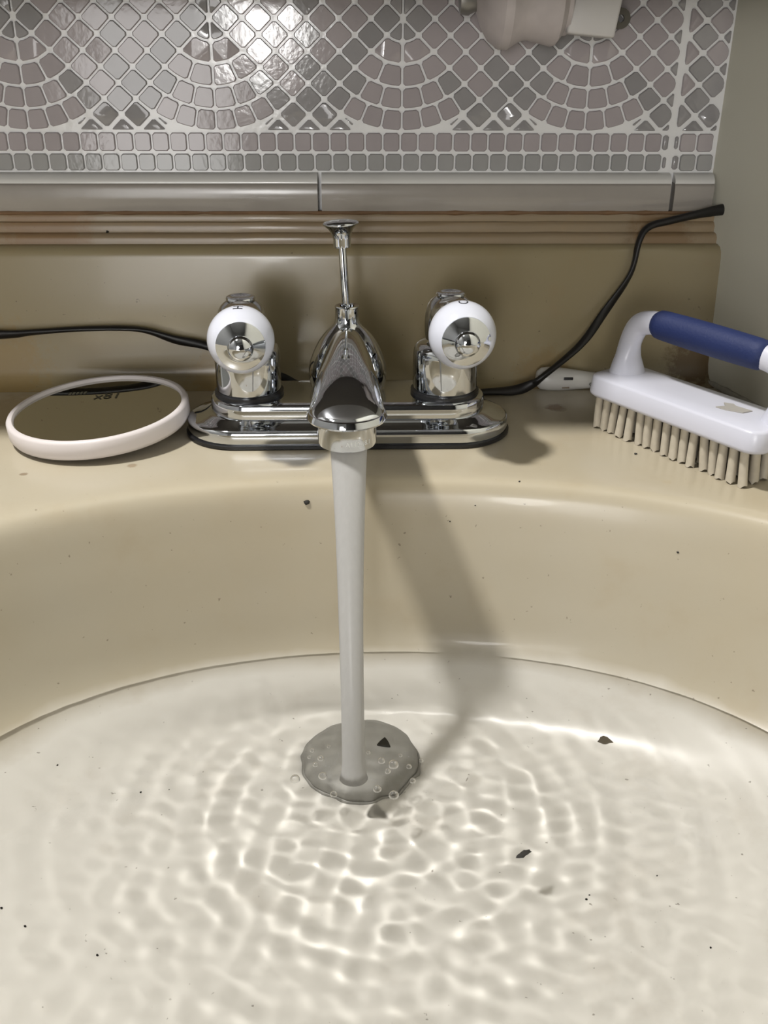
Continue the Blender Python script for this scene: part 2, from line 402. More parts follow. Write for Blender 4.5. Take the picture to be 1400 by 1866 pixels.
def tile_geo(poly, rnd):
    cx_ = sum(q[0] for q in poly)/len(poly); cz = sum(q[1] for q in poly)/len(poly)
    inr = 1
    for i in range(len(poly)):
        (x0, z0), (x1, z1) = poly[i], poly[(i+1) % len(poly)]
        inr = min(inr, abs((x1-x0)*(z0-cz)-(x0-cx_)*(z1-z0))/max(math.hypot(x1-x0, z1-z0), 1e-9))
    f = max(0.45, 1-0.00055/max(inr, 1e-4)); f2 = max(0.3, 1-0.00092/max(inr, 1e-4))
    ch = []
    for i in range(len(poly)):                         # rounded corners
        p0, p1 = poly[i], poly[(i+1) % len(poly)]
        c = min(0.34, 0.0012/max(math.hypot(p1[0]-p0[0], p1[1]-p0[1]), 1e-6))
        ch.append((p0[0]+(p1[0]-p0[0])*c, p0[1]+(p1[1]-p0[1])*c)); ch.append((p1[0]+(p0[0]-p1[0])*c, p1[1]+(p0[1]-p1[1])*c))
    tx, tz = rnd.uniform(-1, 1)*0.012, rnd.uniform(-1, 1)*0.012
    def P3(q, f_, yy): x, z = cx_+(q[0]-cx_)*f_, cz+(q[1]-cz)*f_; return (x, yy + tx*(x-cx_) + tz*(z-cz), z)
    return loft([[P3(q, f, 0.0914) for q in ch], [P3(q, f, YF+0.0005) for q in ch], [P3(q, f2, YF) for q in ch]], cap0=False)
rnd = random.Random(3)
def inframe(c):
    x = sum(q[0] for q in c[0])/len(c[0]); z = sum(q[1] for q in c[0])/len(c[0])
    return -0.19 < x < 0.198 and z < 0.1935
cells.sort(key=lambda c: (not inframe(c), -area2(c[0])))
rest = []
for i, (poly, mt) in enumerate(cells):
    vf = tile_geo(poly, rnd)
    if i < 300: mesh_obj('mosaic_tile', *vf, mt, wb, angle=40)
    else: rest.append(vf)
print('cells', len(cells), 'in frame', sum(inframe(c) for c in cells))
if rest:
    o = mesh_obj('mosaic_tile_remainder', *join(*rest), tile_grey, wb, angle=40); o['kind'] = 'stuff'

# trim row: bull-nosed glazed strips below the mosaic
tr = empty('trim_1', (0, 0.085, 0.09)); tag(tr, kind='structure')
prof = [(0.0912, 0.0915), (0.0848, 0.0915), (0.0842, 0.0922), (0.0842, 0.1042), (0.0848, 0.1054), (0.0862, 0.1060), (0.0912, 0.1062)]
for (x0, x1) in ((-0.40, -0.0148), (-0.0135, 0.1738), (0.1752, 0.1972)):
    o = mesh_obj('trim_tile', *loft([[(x0+ (0.0004), yy, zz) for yy, zz in prof]] + [[(x1-0.0004, yy, zz) for yy, zz in prof]]), trim_mat, angle=50)
    o.parent = tr; o.matrix_parent_inverse = Matrix.Translation((0, -0.085, -0.09))

edge_mat = plain('white_glaze', (0.72, 0.71, 0.68), 0.16, var=0.05, vscale=30)
eprof = [(0.0912, 0.1058), (0.0850, 0.1058), (0.0849, 0.1066), (0.0856, 0.1080), (0.0872, 0.1096), (0.0892, 0.1106), (0.0912, 0.1109)]
for (x0, x1) in ((-0.40, -0.0148), (-0.0135, 0.1738), (0.1752, 0.1972)):
    o = mesh_obj('trim_edge', *loft([[(x0+(0.0004), yy, zz) for yy, zz in eprof]] + [[(x1-0.0004, yy, zz) for yy, zz in eprof]]), edge_mat, angle=50)
    o.parent = tr; o.matrix_parent_inverse = Matrix.Translation((0, -0.085, -0.09))

# ================================================================== sink
sink = empty('vanity_sink', (0, -0.2, 0)); tag(sink, 'yellowed cream vanity sink with oval basin, stained backsplash and moulded ledge', 'sink')
INV = Matrix.Translation((0, 0.2, 0))
def sink_part(o): o.parent = sink; o.matrix_parent_inverse = INV; return o
NA = 256
key = [  # cx, cy, a, b, z
    (0.004, -0.132, 0.0215, 0.0215, -0.1115), (0.004, -0.132, 0.0245, 0.0245, -0.1092), (0.0045, -0.134, 0.034, 0.0325, -0.1080),
    (0.006, -0.157, 0.083, 0.0575, -0.1055), (0.010, -0.181, 0.124, 0.0840, -0.0995), (0.012, -0.199, 0.155, 0.1075, -0.0900),
    (0.012, -0.2085, 0.183, 0.1300, -0.0760), (0.012, -0.21, 0.2000, 0.1385, -0.0530), (0.012, -0.21, 0.2095, 0.1437, -0.0270),
    (0.012, -0.21, 0.2145, 0.1468, -0.0115), (0.012, -0.21, 0.2178, 0.1492, -0.0045), (0.012, -0.21, 0.2222, 0.1526, -0.0010), (0.012, -0.21, 0.2290, 0.1580, -0.0001), (0.012, -0.21, 0.240, 0.168, 0.0)]
ks = cr(key, 6)
rings = []
for (cx_, cy, a, b, z) in ks:
    ring = []
    for j in range(NA):
        th = 2*math.pi*j/NA; ex = 2.0 if a < 0.05 else 2/2.12
        c_, s2 = math.cos(th), math.sin(th)
        if a < 0.05: ring.append((cx_+a*c_, cy+b*s2, z))
        else: ring.append((cx_+a*math.copysign(abs(c_)**ex, c_), cy+b*math.copysign(abs(s2)**ex, s2), z))
    rings.append(ring)
X0, X1, Y0, Y1 = -0.42, 0.262, -0.46, 0.0655
def torect(qx, qy, t):
    dx, dy = qx-0.012, qy+0.21; k = 1e9
    if dx > 0: k = min(k, (X1-0.012)/dx)
    if dx < 0: k = min(k, (X0-0.012)/dx)
    if dy > 0: k = min(k, (Y1+0.21)/dy)
    if dy < 0: k = min(k, (Y0+0.21)/dy)
    k = 1+(k-1)*t; return (0.012+dx*k, -0.21+dy*k)
last = rings[-1]
for t, z in ((0.4, 0), (1.0, 0)): rings.append([(*torect(qx, qy, t), z) for qx, qy, _ in last])
rings.append([(x, yv, -0.045) for x, yv, _ in rings[-1]])
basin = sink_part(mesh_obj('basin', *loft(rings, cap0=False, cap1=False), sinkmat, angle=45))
basin.data.flip_normals() if basin.data.polygons[0].normal.z < 0 else None
basin.cycles.is_caustics_receiver = True
# backsplash: cove, face, rounded top
prof = [(0.0655, -0.002), (0.0600, 0.0001), (0.0640, 0.0007), (0.0674, 0.0026), (0.0695, 0.0058), (0.0706, 0.0105), (0.0722, 0.035), (0.0740, 0.0690), (0.0746, 0.0722), (0.0760, 0.0745), (0.0785, 0.0756), (0.0830, 0.0758), (0.0912, 0.0758), (0.0912, -0.002)]
xs = [-0.42 + 0.6245*i/40 for i in range(41)]
sink_part(mesh_obj('backsplash', *loft([[(x, yy, zz) for yy, zz in prof] for x in xs]), splashmat, angle=45))
def step(name, prof, mat):
    return sink_part(mesh_obj(name, *loft([[(x, yy+0.0005*noise.noise(Vector((x*25, 0, zz*50))), zz+0.0003*noise.noise(Vector((x*40, 5, 0)))) for yy, zz in prof] for x in xs]), mat, angle=45))
step('ledge_step', [(0.0905, 0.0752), (0.0800, 0.0752), (0.0798, 0.0785), (0.0806, 0.0803), (0.0825, 0.0812), (0.0905, 0.0813)], ledgemat)
step('ledge_step', [(0.0905, 0.0810), (0.0832, 0.0810), (0.0830, 0.0842), (0.0840, 0.0862), (0.0858, 0.0868), (0.0905, 0.0869)], ledgemat)
step('ledge_step', [(0.0905, 0.0866), (0.0845, 0.0866), (0.0843, 0.0895), (0.0850, 0.0905), (0.0905, 0.0908)], ledgemat)
def cb_(t): return 0.0010 + 0.0007*noise.noise(Vector((t*60, 0, 7)))
sink_part(mesh_obj('caulk_line', *tube([(x, 0.0848, 0.0911) for x in [-0.42+0.617*i/120 for i in range(121)]], cb_, 8, 0), caulk))
# drain: flange and pop-up stopper
fl_ = sink_part(mesh_obj('drain_flange', *lathe([(0.018, -0.006), (0.0200, -0.0035), (0.0215, -0.001), (0.0235, 0.0006), (0.0250, 0.0002), (0.0254, -0.0016)], (0.004, -0.132, -0.1085)), drain_metal))
st_ = sink_part(mesh_obj('drain_stopper', *lathe([(0.0001, 0.0052), (0.008, 0.0050), (0.016, 0.0042), (0.0215, 0.0026), (0.0240, 0.0004), (0.0242, -0.0015), (0.020, -0.004), (0.0001, -0.0045)], (0.004, -0.132, -0.1070)), drain_metal))
tab = mesh_obj('dark_chip', *loft([[(0.011, -0.128, -0.1027), (0.0165, -0.129, -0.1028), (0.0145, -0.123, -0.1028)], [(0.011, -0.128, -0.1014), (0.0165, -0.129, -0.1016), (0.0145, -0.123, -0.1016)]]), crumb, st_, smooth=False)
tab.parent = sink; tab.matrix_parent_inverse = INV
for o in (fl_, st_): o.cycles.is_caustics_receiver = True

# ------------------------------------------------------------------ water in the basin
ZW = -0.078; IMP = Vector((0.0012, -0.163))
wr_ = random.Random(11)
waves = []
for i in range(26):
    th = wr_.uniform(0, 2*math.pi); lam = wr_.uniform(0.0062, 0.0125)
    waves.append((math.cos(th)*2*math.pi/lam, math.sin(th)*2*math.pi/lam, wr_.uniform(0, 6.28), lam))
def wave_h(x, yv):
    dx, dy = x-IMP.x, yv-IMP.y; rr = math.hypot(dx, dy); th = math.atan2(dy, dx)
    wob = 0.0022*noise.noise(Vector((x*22, yv*22, 0.3)))
    q = rr + wob
    env = min(1, rr/0.012)
    front = 1.0 - 0.65*max(0, dy/max(rr, 1e-4))            # stronger towards the front of the bowl
    h = env*front*(0.000085*math.exp(-rr/0.12)*math.sin(2*math.pi*q/0.0105)
                   + 0.00014*math.exp(-rr/0.14)*math.sin(2*math.pi*q/0.0165+1.0)
                   + 0.00024*math.exp(-((rr-0.062)/0.012)**2)*math.cos(2*math.pi*(q-0.062)/0.014))
    am = 0.000025*math.exp(-(math.hypot(dx, dy+0.022)/0.085)**2)*front + 0.0000022
    h += am*sum(math.sin(kx*x+ky*yv+ph)*(lam/0.009)**1.5 for kx, ky, ph, lam in waves)*min(1, rr/0.006)
    h += 0.0008*math.exp(-(rr/0.0095)**2)                 # mound where the stream lands
    return h
gx0, gx1, gy0, gy1, gs = -0.178, 0.202, -0.345, -0.072, 0.00095
nx, ny = int((gx1-gx0)/gs)+1, int((gy1-gy0)/gs)+1
idx = {}; V = []; F = []
def inside(x, yv):
    return (abs(x-0.012)/(0.1845))**2.12 + (abs(yv+0.2082)/0.1315)**2.12 < 1.0
keep = [[inside(gx0+i*gs, gy0+j*gs) for i in range(nx)] for j in range(ny)]
def vid(i, j):
    k = (i, j)
    if k not in idx:
        x, yv = gx0+i*gs, gy0+j*gs; idx[k] = len(V); V.append((x, yv, ZW+wave_h(x, yv)))
    return idx[k]
for j in range(ny-1):
    for i in range(nx-1):
        if keep[j][i] and keep[j+1][i] and keep[j][i+1] and keep[j+1][i+1]:
            F.append((vid(i, j), vid(i+1, j), vid(i+1, j+1), vid(i, j+1)))
pool = mesh_obj('pool_water', V, F, water); tag(pool, 'clear rippling water standing in the cream sink basin', 'water')
if pool.data.polygons[0].normal.z < 0: pool.data.flip_normals()
pool.cycles.is_caustics_caster = True
bub_mat = bpy.data.materials.new('bubble_film'); bub_mat.use_nodes = True
t = bub_mat.node_tree; t.nodes.remove(t.nodes['Principled BSDF'])
tp = t.nodes.new('ShaderNodeBsdfTransparent'); gl = t.nodes.new('ShaderNodeBsdfGlossy'); gl.inputs['Roughness'].default_value = 0.03
lw = t.nodes.new('ShaderNodeLayerWeight'); lw.inputs['Blend'].default_value = 0.75
mx = t.nodes.new('ShaderNodeMixShader'); t.links.new(lw.outputs['Facing'], mx.inputs[0]); t.links.new(tp.outputs[0], mx.inputs[1]); t.links.new(gl.outputs[0], mx.inputs[2])
t.links.new(mx.outputs[0], t.nodes['Material Output'].inputs['Surface'])
hemi = [(0.00002, 1.0)] + [(math.sin(R(a)), math.cos(R(a))) for a in (15, 30, 45, 60, 75, 90, 100)]
BUB = [(0.0165, -0.1570, 0.0021), (0.0120, -0.1545, 0.0015), (0.0142, -0.1605, 0.0012), (0.0225, -0.1580, 0.0011), (-0.0115, -0.1525, 0.0013), (-0.0150, -0.1475, 0.0010),
       (-0.0210, -0.1640, 0.0019), (-0.0105, -0.1625, 0.0017), (-0.0135, -0.1560, 0.0011), (0.0100, -0.1700, 0.0016), (0.0160, -0.1735, 0.0019), (0.0235, -0.1660, 0.0012),
       (-0.0160, -0.1515, 0.0008), (0.0070, -0.1495, 0.0009), (-0.0062, -0.1725, 0.0014), (0.0275, -0.1545, 0.0009), (0.0195, -0.1515, 0.0008), (-0.0085, -0.1455, 0.0008)]
for (x, yv, rad) in BUB:
    mesh_obj('bubble', *lathe([(rr*rad, h*rad) for rr, h in hemi], (x, yv, ZW+wave_h(x, yv)), n=20, cap=False), bub_mat, pool)

# the falling stream
TIP = Vector((0.0005, -0.1005, 0.0335))
sp = []
for i in range(33):
    t_ = i/32; z = TIP.z+0.002 + (ZW-0.0015-TIP.z-0.002)*t_
    tt = (math.sqrt(0.10**2+2*0.55*t_)-0.10)/(math.sqrt(0.10**2+2*0.55)-0.10)   # time along the fall
    sp.append((TIP.x + (IMP.x-TIP.x)*t_, TIP.y + (IMP.y-TIP.y)*(0.45*tt+0.55*t_), z))
def srad(t_): return 0.0042 + 0.0032*math.exp(-t_*3.6) + 0.0010*max(0, (t_-0.93)/0.07)**2
n = 28; rings = []
for i, q in enumerate(sp):
    t_ = i/32; ra = srad(t_)
    rings.append([(q[0]+ra*math.cos(2*math.pi*j/n)*(1+0.02*math.sin(j*2.1+i*0.25)), q[1]+0.85*ra*math.sin(2*math.pi*j/n), q[2]) for j in range(n)])
stream = mesh_obj('water_stream', *loft(rings), stream_m); tag(stream, 'milky column of tap water falling from the chrome spout', 'water stream')

# ================================================================== faucet
fau = empty('faucet'); tag(fau, 'chrome two-handle centerset faucet with white ball handles and lift rod', 'faucet')
def fp(name, vf, mat, parent=fau, angle=35): return mesh_obj(name, *vf, mat, parent, angle=angle)
fp('base_gasket', loft([stadium(0.0525, r_, z) for r_, z in ((0.0262, 0.0), (0.0270, 0.0006), (0.0270, 0.0020), (0.0262, 0.0024))]), black_rubber)
bp_ = [(0.0525, 0.0258, 0.0258, 0.0022), (0.0525, 0.0262, 0.0262, 0.0028), (0.0525, 0.0261, 0.0261, 0.0078), (0.0525, 0.0256, 0.0256, 0.0088), (0.0525, 0.0246, 0.0246, 0.0094),
       (0.052, 0.0228, 0.0233, 0.0100), (0.051, 0.0205, 0.0216, 0.0110), (0.050, 0.0190, 0.0204, 0.0121), (0.049, 0.0180, 0.0195, 0.0128), (0.049, 0.016, 0.018, 0.0129)]
fp('base_plate', loft([stadium(h, a, z, ry=b) for h, a, b, z in bp_]), chrome)
rp = [(0.0485, 0.0178, 0.0194, 0.0122), (0.0485, 0.0181, 0.0196, 0.0130), (0.0485, 0.0180, 0.0195, 0.0178), (0.0485, 0.0174, 0.0190, 0.0190), (0.0485, 0.0162, 0.0180, 0.0196), (0.0485, 0.012, 0.014, 0.0198)]
fp('raised_plate', loft([stadium(h, a, z, ry=b) for h, a, b, z in rp]), chrome)
def handle(bx, hx, ball, br, letter, yaw):
    fp('valve_gasket', lathe([(0.0150, 0.0195), (0.0166, 0.0197), (0.0166, 0.0214), (0.0150, 0.0218)], (bx, 0, 0)), black_rubber)
    fp('valve_body', lathe([(0.0145, 0.0214), (0.0153, 0.0218), (0.0156, 0.0230), (0.0156, 0.0390), (0.0153, 0.0412), (0.0144, 0.0430), (0.0130, 0.0440), (0.009, 0.0446)], (bx, 0, 0)), chrome)
    ax = Vector((math.sin(R(yaw)), -math.cos(R(yaw)), 0.0))
    z0 = ball[2]-0.0565
    hub = lathe([(0.0090, 0.0440), (0.0112, 0.0450), (0.0118, 0.0480), (0.0119, 0.0530), (0.0116, 0.0570), (0.0108, 0.0605), (0.0094, 0.0630), (0.0074, 0.0646), (0.0060, 0.0651), (0.0001, 0.0652)], (hx, 0, z0))
    root = fp('handle', hub, chrome)
    cap_ = lathe([(0.0050, 0.0646), (0.0066, 0.0652), (0.0069, 0.0660), (0.0066, 0.0668), (0.0056, 0.0672), (0.0046, 0.0670), (0.0040, 0.0666), (0.0001, 0.0666)], (hx, 0, z0))
    fp('cap', cap_, chrome, root)
    bc = Vector(ball); hb = Vector((hx, 0, bc.z)); L_ = (bc-hb).length; ad = (bc-hb).normalized()
    fp('collar', lathe([(0.0100, 0.004), (0.0104, 0.010), (0.0098, 0.013), (0.0101, 0.0145), (0.0112, L_-br*0.80), (0.0112, L_-br*0.62), (0.0104, L_-br*0.55)], hb, tuple(ad)), chrome, root)
    prof = [(br*math.sin(R(a)), -br*math.cos(R(a))) for a in range(38, 136, 4)]
    fp('ball_knob', lathe(prof, bc, tuple(ax), n=64), ball_white, root)
    r0 = 0.0104; d0 = math.sqrt(br*br-r0*r0)
    fp('knob_insert', lathe([(r0+0.0002, d0-0.0006), (r0+0.0002, d0+0.0002), (r0-0.0001, d0+0.0005), (0.0052, d0+0.0030), (0.0050, d0+0.0029)], bc, tuple(ax), n=64), chrome, root, angle=25)
    bt = [(0.0054, d0+0.0022), (0.0056, d0+0.0034), (0.0054, d0+0.0046), (0.0047, d0+0.0059), (0.0034, d0+0.0069), (0.0017, d0+0.0075), (0.0001, d0+0.0076)]
    fp('screw_button', lathe(bt, bc, tuple(ax), n=48), chrome, root, angle=60)
    # letter printed on the crown of the ball
    Vt, Ft = text_geo(letter, 0.0062)
    out = []
    for v in Vt:
        a, b = v.x, v.y             # text x runs to the back, text y to the left
        nrm = Vector((-b/br, a/br - 0.10, 1)).normalized()
        out.append(bc + nrm*(br+0.00008))
    fp('letter', (out, Ft), ink, root, angle=None)
handle(-0.0478, -0.0494, (-0.0462, -0.036, 0.0561), 0.0147, 'H', 5)
handle(0.0472, 0.0486, (0.0506, -0.036, 0.0578), 0.0149, 'C', 3)

# spout: bulb at the back, hooded arm, flared lip
fp('spout_bulb', lathe([(0.0172, 0.0196), (0.0182, 0.0215), (0.0189, 0.0250), (0.0190, 0.0290), (0.0184, 0.0330), (0.0172, 0.0365), (0.0157, 0.0400), (0.0138, 0.0435), (0.0116, 0.0465), (0.0090, 0.0492), (0.0070, 0.0510), (0.0060, 0.0528), (0.0056, 0.0555), (0.0056, 0.0592), (0.0059, 0.0601), (0.0057, 0.0606), (0.0035, 0.0604), (0.003, 0.057)],
                       (0.0, 0.006, 0), sy=0.9, n=56), chrome)
YC, RW, ZR = -0.1005, 0.0146, 0.0448
CREST = [(0.0, 0.0500), (-0.02, 0.0568), (-0.04, 0.0592), (-0.06, 0.0590), (-0.08, 0.0570), (-0.10, 0.0528), (-0.13, 0.0440)]
def crest(v):
    for (a0, b0), (a1, b1) in zip(CREST, CREST[1:]):
        if v >= a1:
            t_ = (v-a0)/(a1-a0); i_ = CREST.index((a0, b0)); p0 = CREST[max(i_-1, 0)][1]; p3 = CREST[min(i_+2, len(CREST)-1)][1]
            return 0.5*((2*b0)+(-p0+b1)*t_+(2*p0-5*b0+4*b1-p3)*t_*t_+(-p0+3*b0-3*b1+p3)*t_**3)
    return CREST[-1][1]
rings = []; NS = 40; NP = 25
for i in range(NS+1):
    t_ = i/NS
    yy = 0.0 + (YC-RW-0.0)*(1-(1-t_)**1.35)
    tt = yy/YC                                      # 0 at body .. 1 above the outlet
    wd = 0.0095 + (RW-0.0095)*min(1, max(0, tt))**0.85
    zc = crest(yy)
    zb = 0.030 + (ZR-0.030)*min(1, max(0, (tt-0.25)/0.5))
    if yy < YC:
        k = math.sqrt(max(0.0, 1-((YC-yy)/RW)**2)); wd = RW*k; zc = ZR + (zc-ZR)*(k**0.62)
    wd = max(wd, 1e-5); zc = max(zc, zb+1e-5)
    ring = []
    for j in range(NP):
        a = math.pi*j/(NP-1); c_, s2 = math.cos(a), math.sin(a)
        ring.append((wd*math.copysign(abs(c_)**0.86, c_), yy, zb + (zc-zb)*s2**0.86))
    rings.append(ring)
fp('spout', loft(rings), chrome, angle=50)
fp('spout_lip', lathe([(0.0138, 0.0024), (0.0147, 0.0022), (0.0153, 0.0008), (0.0155, 0.0), (0.0150, -0.0008), (0.0135, -0.0011), (0.0118, -0.0010)], (0, YC, ZR-0.0004), n=64), chrome, angle=40)
aer = fp('aerator', lathe([(0.0108, 0.0008), (0.0111, 0.0), (0.0113, -0.0012), (0.0113, -0.0096), (0.0109, -0.0106), (0.0100, -0.0108), (0.0098, -0.0102), (0.0098, -0.0060), (0.0001, -0.0055)], (0, YC, ZR-0.0006), n=64), chrome, angle=30)
Vt, Ft = text_geo('A112.18.1', 0.0026)
out = []
for v in Vt:
    th = v.x/0.0113 + 0.42
    out.append((math.sin(th)*0.01136, YC - math.cos(th)*0.01136, ZR-0.0080+v.y))
fp('lettering', (out, Ft), etched, aer, angle=None)
# pop-up lift rod
rod = fp('lift_rod', tube([(0.0, 0.007, 0.052), (-0.0022, 0.0085, 0.0935)], 0.0019, 20, 2), chrome)
kd = (Vector((-0.0022, 0.0085, 0.0935))-Vector((0.0, 0.007, 0.052))).normalized()
fp('lift_knob', lathe([(0.0024, -0.0075), (0.0039, -0.0072), (0.0041, -0.0062), (0.0041, -0.0035), (0.0047, -0.0010), (0.0060, 0.0012), (0.0078, 0.0026), (0.0083, 0.0031), (0.0083, 0.0037), (0.0076, 0.0044), (0.0045, 0.0050), (0.0001, 0.0052)], (-0.0022, 0.0085, 0.0945), tuple(kd), n=40), chrome, rod, angle=50)

# ================================================================== round mirror
mir = empty('round_mirror', (-0.1225, 0.0025, 0.0)); tag(mir, 'small round tabletop mirror with white rim lying tilted beside the faucet', 'mirror')
RM = 0.0432
m1 = mesh_obj('rim', *lathe([(0.0001, 0.0), (RM-0.0035, 0.0), (RM-0.0012, 0.0008), (RM, 0.0028), (RM, 0.0086), (RM-0.0006, 0.0096), (RM-0.0016, 0.0100), (RM-0.0028, 0.0098), (RM-0.0034, 0.0088), (RM-0.0036, 0.0078)], (0, 0, 0), n=96, cap=False), rim_white, mir, angle=40)
gp = [(RM-0.0036-(RM-0.0036)*i/24, 0.0083 - 0.0006*(1-(1-i/24)**2)) for i in range(25)]
m2 = mesh_obj('mirror_glass', *lathe(gp, (0, 0, 0), n=96, cap=False), mirror_glass, mir)
Vt, Ft = text_geo('18x', 0.0080)
tx = mesh_obj('printed_mark', [(-v.x*1.15+0.0005, v.y*1.35+0.0175, 0.0083-0.0006*(1-(math.hypot(-v.x+0.0005, v.y*1.3+0.0175)/0.0396)**2)+0.0002) for v in Vt], Ft, faint_ink, mir, smooth=False)
tx2 = []
for i in range(5):
    x0 = -0.0205+i*0.0019
    tx2.append(([(x0, 0.0215, 0.0081), (x0+0.0013, 0.0215, 0.0081), (x0+0.0013, 0.0250, 0.0082), (x0, 0.0250, 0.0082)], [(0, 1, 2, 3)]))
mesh_obj('printed_line', *join(*tx2), plain('pale_ink', (0.14, 0.135, 0.10), 0.5, var=0), mir, smooth=False)
mir.rotation_euler = (R(2.7), R(-3.2), 0); mir.location = (-0.1206, -0.0010, 0.0040)

# ================================================================== power cord
CP = [(-0.30, 0.0660, 0.026), (-0.23, 0.0675, 0.031), (-0.187, 0.0675, 0.0302), (-0.169, 0.0675, 0.0315), (-0.146, 0.0678, 0.0330), (-0.122, 0.0680, 0.0333), (-0.109, 0.0680, 0.0318), (-0.094, 0.0672, 0.0270), (-0.077, 0.0655, 0.0240),
      (-0.055, 0.063, 0.0155), (-0.036, 0.060, 0.0080), (-0.026, 0.056, 0.0035), (-0.005, 0.050, 0.0026), (0.03, 0.046, 0.0026), (0.058, 0.046, 0.0026), (0.076, 0.0485, 0.0026), (0.091, 0.0505, 0.0028),
      (0.1002, 0.0512, 0.0060), (0.1062, 0.0500, 0.0112), (0.1262, 0.0575, 0.0260), (0.1395, 0.0665, 0.0410), (0.1525, 0.0700, 0.0610), (0.1560, 0.0722, 0.0785), (0.1608, 0.0735, 0.0855), (0.172, 0.0745, 0.0885), (0.1895, 0.0765, 0.0920), (0.2025, 0.0790, 0.0938)]
cord = mesh_obj('power_cord', *tube(CP, lambda t_: 0.0025+0.0004*math.sin(t_*33), 14, 8, ry=lambda t_: 0.00165+0.0003*math.sin(t_*21+1), twist=lambda t_: 3.2*math.sin(t_*9)), cord_mat)
tag(cord, 'thin black power cord running behind the faucet along the backsplash', 'cord')

# ================================================================== scrub brush
bru = empty('scrub_brush', (0.1208, 0.0, 0)); tag(bru, 'white plastic scrub brush with blue rubber grip and cream bristles', 'brush')
ang = math.atan2(-0.0738, 0.0467); bru.rotation_euler = (0, 0, ang)
# local x runs along the brush (towards the viewer), local y to the far side
LB, WB_, ZT = 0.0965, 0.0300, 0.0185
def bring(ins, z, tx=0.0): return rrect(LB/2-0.002, WB_/2-0.0015, LB/2+0.002-ins, WB_/2+0.0015-ins, 0.0075-ins*0.4, z)
body = mesh_obj('body', *loft([bring(0.0012, ZT-0.0008), bring(0.0002, ZT+0.0002), bring(0.0, ZT+0.0012), bring(0.0006, ZT+0.0082), bring(0.0011, ZT+0.0091), bring(0.0022, ZT+0.0096), bring(0.0090, ZT+0.0104)]), white_plastic, bru, angle=60)
zt = ZT+0.0100; yc = WB_/2
hp = [(0.0066, yc, zt-0.003), (0.0060, yc, zt+0.007), (0.0068, yc, zt+0.016), (0.0105, yc, zt+0.0235), (0.0170, yc, zt+0.0265), (0.0260, yc, zt+0.0270), (0.048, yc, zt+0.0268), (0.068, yc, zt+0.0262), (0.0830, yc, zt+0.0255), (0.0895, yc, zt+0.0225), (0.0925, yc, zt+0.016), (0.0935, yc, zt+0.008), (0.0925, yc, zt-0.003)]
def hr(t_): return 0.0046 + 0.0062*max(0, 1-t_/0.17)**1.3 + 0.0030*max(0, (t_-0.90)/0.10)**1.5
mesh_obj('handle', *tube(hp, hr, 24, 6, ry=lambda t_: 0.0056+0.004*max(0, 1-t_/0.09)+0.004*max(0, (t_-0.91)/0.09)), white_plastic, bru)
gpnts = [(0.0185+0.0645*i/30, yc, zt+0.0270-0.0008*(i/30)) for i in range(31)]
def gr(t_):
    e = min(1, min(t_, 1-t_)/0.085); return (0.0062 + 0.0004*math.sin(t_*math.pi))*math.sqrt(max(0.02, 1-(1-e)**2))
grip = mesh_obj('grip', *tube(gpnts, gr, 24, 0, ry=lambda t_: 1.08*gr(t_)), blue_rubber, bru)
brr = random.Random(5)
def tuft_mesh(k):
    rings = []; n = 9
    jag = [brr.uniform(-0.0010, 0.0006) for _ in range(n)]
    lx, ly = brr.uniform(-0.0007, 0.0007), brr.uniform(-0.0006, 0.0006)
    for t_ in (0, 0.35, 0.7, 1.0):
        rad = 0.00180*(1+0.2*t_)
        rings.append([(rad*math.cos(2*math.pi*j/n)*(1+0.12*math.sin(3*j+k)) + lx*t_*t_, rad*math.sin(2*math.pi*j/n)+ly*t_*t_, -(ZT+0.001)*t_ + (max(0, jag[j]+0.0010) if t_ == 1 else 0)) for j in range(n)])
    return loft(rings)
protos = []
for k in range(6):
    o = mesh_obj('bristle_tuft', *tuft_mesh(k), bristle_mat, bru, angle=70); protos.append(o)
first = list(protos)
for row in range(4):
    for i in range(17):
        k = (i*5+row*3) % 6
        if first and protos[k] in first: o = protos[k]; first.remove(o)
        else: o = protos[k].copy(); COL.objects.link(o)
        o.location = (0.0022 + 0.0845*i/16, 0.0026 + (WB_-0.0055)*row/3, ZT+0.0008)
        edge = (i-8)/8
        o.rotation_euler = (brr.uniform(-0.03, 0.03) + (0.05 if row == 0 else 0), -edge*0.10 + brr.uniform(-0.05, 0.05), brr.uniform(-0.3, 0.3))
# torn sticker remnant on the body top
st = [(0.0640, 0.0150), (0.0675, 0.0172), (0.0700, 0.0158), (0.0780, 0.0165), (0.0770, 0.0110), (0.0700, 0.0080), (0.0655, 0.0075), (0.0672, 0.0118)]
mesh_obj('sticker_remnant', *loft([[(x, yy, ZT+0.01045) for x, yy in st], [(x, yy, ZT+0.0109) for x, yy in st]]), label_grey, bru, smooth=False)

